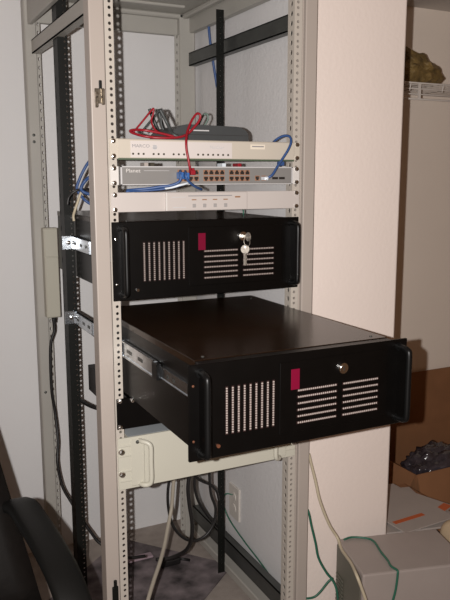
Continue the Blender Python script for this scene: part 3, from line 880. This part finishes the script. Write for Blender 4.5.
# cream moulded housing behind it
t = thing('cream_housing', 'rounded cream plastic housing just right of the grey case', 'housing', (0.80, -0.125, 0.0), math.radians(-14))
bm = bmesh.new()
box(bm, -0.085, 0.12, -0.12, 0.11, 0.012, 0.295, bev=0.045, seg=5)
part('shell', bm, 'cream_plastic', t, smooth=True)
part('foot_ring', nbox(-0.05, 0.085, -0.085, 0.075, 0.0, 0.016, bev=.004), 'box_dark', t)

# cables in front of the wall end
cable('data_cable', 'cream cable trailing down the lit wall end and over the grey case', pxs([(309, 454, .024), (311.0, 463, .020), (315.5, 481, .012), (320, 501, .0), (329, 524, -.01), (337.5, 538, -.02), (342, 550, -.06), (351, 563, -.14), (357, 576, -.20), (363, 592, -.21), (370, 612, -.215)]), 0.0042, 'cream_cable')
cable('ground_wire', 'green wire hanging from the rack post down beside the wall end', pxs([(304, 505, .02), (308.5, 512, .012), (311.5, 526, .008), (315.5, 543, .004), (318.5, 558, .0), (326, 572, -.01), (333, 581, -.02), (337, 592, -.03), (339, 612, -.03)]), 0.0033, 'green_cable', 'wire')
cable('ground_wire', 'lower green wire bending from the wall end back to rack post', pxs([(333, 578, -.012), (328, 582, -.008), (320, 592, -.004), (314, 597, .0), (306, 598.5, .004), (298, 598, .012)]), 0.0030, 'green_cable', 'wire')
tz = HZ + 0.0045
gp = [at(344, 539.5, 2, tz), at(352, 537.2, 2, tz), at(366, 538.2, 2, tz), at(374, 541.5, 2, tz), at(381, 552, 2, tz), at(387.5, 560, 2, tz), at(391, 566.0, 2, tz)]
ci = CASE.inverted()
gp = [p for p in gp if (ci @ p).y > -0.182]
l_ = ci @ gp[-1]
gp += [CASE @ Vector((l_.x + a, b, c)) for a, b, c in ((.008, -.190, HZ + .003), (.008, -.1945, HZ - .006), (.004, -.1945, HZ - .05), (-.006, -.1945, HZ - .10), (-.012, -.1945, HZ - .18))]
cable('ground_wire', 'green wire draped across the top of the grey case', gp, 0.0030, 'green_cable', 'wire')

# wire shelf
t = thing('wire_shelf', 'white wire closet shelf high on the alcove wall', 'shelf', (0, 0, 0))
SY0, SY1, SZ, SX0, SX1 = 0.56, 0.85, 1.634, 0.582, 1.75
for yy, zc, rr in ((SY0, SZ, .0034), (SY0, SZ - .056, .0034), (SY1, SZ, .0030), *[(SY0 + .04 + .035 * k, SZ, .0018) for k in range(7)], (SY0 + .006, SZ - .019, .0020), (SY0 + .006, SZ - .038, .0020)):
    part('rod', tube(bmesh.new(), [Vector((SX0, yy, zc)), Vector((SX1, yy, zc))], rr, 8), 'wire', t)
cw = mesh_of(tube(bmesh.new(), [Vector((0, SY1, SZ + .003)), Vector((0, SY0 + .004, SZ + .003)), Vector((0, SY0 + .001, SZ - .004)), Vector((0, SY0 + .006, SZ - .028))], .0022, 6), 'cross_wire', 'wire')
x = SX0 + .02
while x < SX1:
    link('cross_wire', cw, t, (x, 0, 0))
    x += 0.152
tie = mesh_of(nbox(-.005, .005, SY0 - .003, SY0 + .003, SZ - .056, SZ), 'lip_tie', 'wire')
for x in (0.795, 1.098, 1.40, 1.70):
    link('lip_tie', tie, t, (x, 0, 0))

# crumpled bag on the shelf
bm = bmesh.new()
bmesh.ops.create_icosphere(bm, subdivisions=4, radius=1.0)
for v in bm.verts:
    p = v.co.copy()
    n1 = noise.noise(p * 1.3 + Vector((3.1, 0, 0))) * .22
    n2 = abs(noise.noise(p * 3.2)) * .26
    n3 = abs(noise.noise(p * 7.0 + Vector((0, 5, 0)))) * .12
    p *= 1 + n1 + n2 - .12 + n3
    x, y, z = p
    # wedge: tall hump at left, tapering to a snout at right
    s = 1.0 - 0.42 * max(0.0, x) ** 1.5
    z = z * s + (0.25 if x < -.45 else 0) * max(0, z) - 0.05 * x
    v.co = Vector((x * 0.150, y * 0.10 * s, z * 0.072))
zmin = min(v.co.z for v in bm.verts)
for v in bm.verts:
    v.co.z = max(v.co.z, zmin + .022) - (zmin + .022)
b_ = part('crumpled_bag', bm, 'bag', None, label='crumpled olive brown bag lying on the wire shelf', cat='bag')
b_.location = (1.165, 0.690, SZ + .0055)

# cardboard box in the alcove
CX0, CX1, CY0, CY1, CH = 1.04, 1.72, 0.42, 0.835, 0.200
t = thing('cardboard_box', 'open brown cardboard box with its back flap raised against alcove wall', 'box', (0, 0, 0))
th = 0.005
part('bottom', nbox(CX0, CX1, CY0, CY1, 0.0005, th), 'cardboard', t)
part('side', nbox(CX0, CX1, CY0, CY0 + th, th, CH), 'cardboard', t)
part('side', nbox(CX0, CX1, CY1 - th, CY1, th, CH), 'cardboard', t)
part('side', nbox(CX0, CX0 + th, CY0 + th, CY1 - th, th, CH), 'cardboard', t)
part('side', nbox(CX1 - th, CX1, CY0 + th, CY1 - th, th, CH), 'cardboard', t)
fo = part('flap', nbox(CX0 + .005, CX1 - .005, -0.0025, 0.0025, 0, 0.253), 'cardboard', t)
fo.location = (0, CY1 - .0025, CH)
fo.rotation_euler = (math.radians(-1), 0, 0)
fo = part('flap', nbox(CX0 + .005, CX1 - .005, -0.0025, 0.0025, 0, 0.19), 'cardboard', t)
fo.location = (0, CY0 + .0025, CH)
fo.rotation_euler = (math.radians(160), 0, 0)
fo = part('flap', nbox(-0.0025, 0.0025, CY0 + .01, CY1 - .01, 0, 0.20), 'cardboard', t)
fo.location = (CX0 + .0025, 0, CH)
fo.rotation_euler = (0, math.radians(-155), 0)

# crumpled smoky plastic in the box
def crumple(name, label, cat, m_, loc, size, seed, amp=.35, sub=5):
    bm = bmesh.new()
    bmesh.ops.create_icosphere(bm, subdivisions=sub, radius=1.0)
    for v in bm.verts:
        p = v.co.copy()
        q = p + Vector((seed, seed * .7, 0))
        f = 1 + amp * (abs(noise.noise(q * 2.1)) - .2) + amp * .6 * (abs(noise.noise(q * 4.6)) - .2) + amp * .3 * noise.noise(q * 9) + amp * .18 * abs(noise.noise(q * 17))
        p *= f
        v.co = Vector((p.x * size[0], p.y * size[1], max(p.z, -.72) * size[2]))
    zmin = min(v.co.z for v in bm.verts)
    for v in bm.verts:
        v.co.z -= zmin
    o = part(name, bm, m_, None, True, label=label, cat=cat)
    o.location = loc
    return o


crumple('plastic_bag', 'smoky dark plastic bag crumpled inside the cardboard box', 'bag', 'plastic_bag', (1.27, .545, th + .0005), (0.185, 0.11, 0.135), 4.2)

# carton with papers, nearer than the cardboard box
t = thing('paper_carton', 'low brown carton under the stack of papers, beside the wall end', 'carton', (0, 0, 0))
part('body', nbox(0.60, 0.93, 0.045, 0.36, 0.0, 0.206, bev=.002), 'cardboard', t)
part('lid', nbox(0.597, 0.933, 0.042, 0.363, 0.206, 0.214, bev=.002), 'cardboard', t)
sheets = [(0.775, 0.195, 8, 0.23, 0.30), (0.760, 0.185, -14, 0.22, 0.29), (0.775, 0.205, 20, 0.21, 0.28), (0.752, 0.175, 3, 0.21, 0.285)]
z = 0.2145
labs = ['pale booklet at the bottom of the paper stack on the carton', 'pale sheet bundle second from the bottom of the paper stack', 'magazine with an orange stripe in the paper stack on the carton', 'top sheet bundle of the paper stack beside the wall end']
for i, (x, y, a, w_, h_) in enumerate(sheets):
    th_ = (0.012, 0.006, 0.008, 0.004)[i]
    t = thing('paper_stack', labs[i], 'papers', (x, y, z), math.radians(a), 'papers on the carton')
    part('sheets', nbox(-w_ / 2, w_ / 2, -h_ / 2, h_ / 2, 0, th_, bev=.0008), 'paper', t)
    if i == 2:
        part('printed_stripe', nbox(-w_ / 2 + .005, w_ / 2 - .005, -h_ / 2 + .0, -h_ / 2 + .030, th_, th_ + .0004), 'orange_print', t)
    if i == 3:
        part('printed_stripe', nbox(-w_ / 2 + .012, 0.03, -h_ / 2 + .055, -h_ / 2 + .072, th_, th_ + .0004), 'orange_print', t)
    z += th_ + .0005

# ================================================================== office chair
fx, fy = 0.10, -0.995
rz = math.atan2(fy, fx)
ch = thing('office_chair', 'black office chair with loop armrests in front of the rack', 'chair', (-0.757, -0.395, 0), rz)


def band(bm, pts, wdir, width, thick, k=8):
    """flat band swept along points; wdir = width direction"""
    pts = spline(pts, k)
    wd = Vector(wdir)
    rings = []
    for i, p in enumerate(pts):
        t_ = (pts[min(i + 1, len(pts) - 1)] - pts[max(i - 1, 0)]).normalized()
        nn = wd.cross(t_).normalized()
        prof = []
        for k2 in range(12):
            an = 2 * math.pi * k2 / 12
            cu, su = math.cos(an), math.sin(an)
            prof.append(bm.verts.new(p + wd * (math.copysign(abs(cu) ** .55, cu) * width / 2) + nn * (math.copysign(abs(su) ** .7, su) * thick / 2)))
        rings.append(prof)
    for a, b in zip(rings, rings[1:]):
        for k2 in range(12):
            bm.faces.new((a[k2], a[(k2 + 1) % 12], b[(k2 + 1) % 12], b[k2])).smooth = True
    bm.faces.new(rings[0][::-1])
    bm.faces.new(rings[-1])
    return bm


part('seat', nbox(-0.23, 0.25, -0.235, 0.235, 0.43, 0.505, bev=0.032, seg=4), 'chair', ch, smooth=True)
bm = bmesh.new()
NU, NV = 14, 14
grid = {}
for side in (0, 1):
    for i in range(NU + 1):
        for j in range(NV + 1):
            u, v = i / NU * 2 - 1, j / NV
            hw = 0.312 * (1 - 0.26 * v)
            yy = u * hw
            zz_ = 0.46 + 0.54 * v - 0.05 * abs(u) ** 4 * v
            edge = (1 - abs(u) ** 6) * (1 - abs(2 * v - 1) ** 8)
            xx = -0.215 - 0.14 * v - 0.03 * v * v + 0.03 * abs(u) ** 2 + (0.036 if side else -0.036) * (0.25 + .75 * edge)
            grid[side, i, j] = bm.verts.new((xx, yy, zz_))
for side in (0, 1):
    for i in range(NU):
        for j in range(NV):
            q = [grid[side, i, j], grid[side, i + 1, j], grid[side, i + 1, j + 1], grid[side, i, j + 1]]
            bm.faces.new(q if side else q[::-1])
ring = [(i, 0) for i in range(NU)] + [(NU, j) for j in range(NV)] + [(i, NV) for i in range(NU, 0, -1)] + [(0, j) for j in range(NV, 0, -1)]
for a, b in zip(ring, ring[1:] + ring[:1]):
    bm.faces.new((grid[0, a[0], a[1]], grid[0, b[0], b[1]], grid[1, b[0], b[1]], grid[1, a[0], a[1]]))
part('backrest', bm, 'chair', ch, smooth=True)
for s in (-1, 1):
    bm = bmesh.new()
    y = 0.290 * s
    band(bm, [(-0.262, y * .88, 0.630), (-0.245, y * .96, 0.648), (-0.205, y, 0.658), (-0.130, y, 0.656), (-0.050, y, 0.648), (0.030, y, 0.630), (0.090, y, 0.595), (0.118, y, 0.545), (0.115, y, 0.490), (0.090, y, 0.446), (0.055, y * .93, 0.432), (0.0, y * .80, 0.428)], (0, 1, 0), 0.060, 0.026)
    part('armrest', bm, 'chair_arm', ch)
bm = bmesh.new()
band(bm, [(-0.10, 0, .425), (-0.20, 0, .42), (-0.265, 0, .45), (-0.285, 0, .56), (-0.300, 0, .66)], (0, 1, 0), 0.06, 0.012)
part('back_support', bm, 'chair_arm', ch)
bm = bmesh.new()
cyl(bm, (0, 0, .10), (0, 0, .28), .025, 16)
cyl(bm, (0, 0, .28), (0, 0, .42), .016, 16)
box(bm, -.09, .09, -.07, .07, .405, .432, bev=.006)
part('gas_column', bm, 'chair_arm', ch)
for k in range(5):
    a = k * 2 * math.pi / 5 + .3
    d = Vector((math.cos(a), math.sin(a), 0))
    bm = bmesh.new()
    tube(bm, [d * .0 + Vector((0, 0, .112)), d * .10 + Vector((0, 0, .108)), d * .22 + Vector((0, 0, .085)), d * .285 + Vector((0, 0, .070))], lambda s: .024 - .010 * s, 10)
    lg = part('base_leg', bm, 'chair_arm', ch)
    bm = bmesh.new()
    c_ = d * .28
    pr = Vector((-d.y, d.x, 0))
    for sg in (-1, 1):
        cyl(bm, c_ + pr * .006 * sg + Vector((0, 0, .027)), c_ + pr * .026 * sg + Vector((0, 0, .027)), .0265, 16)
    cyl(bm, c_ + Vector((0, 0, .027)), c_ + Vector((0, 0, .07)), .006, 8)
    part('caster', bm, 'chair_arm', lg)
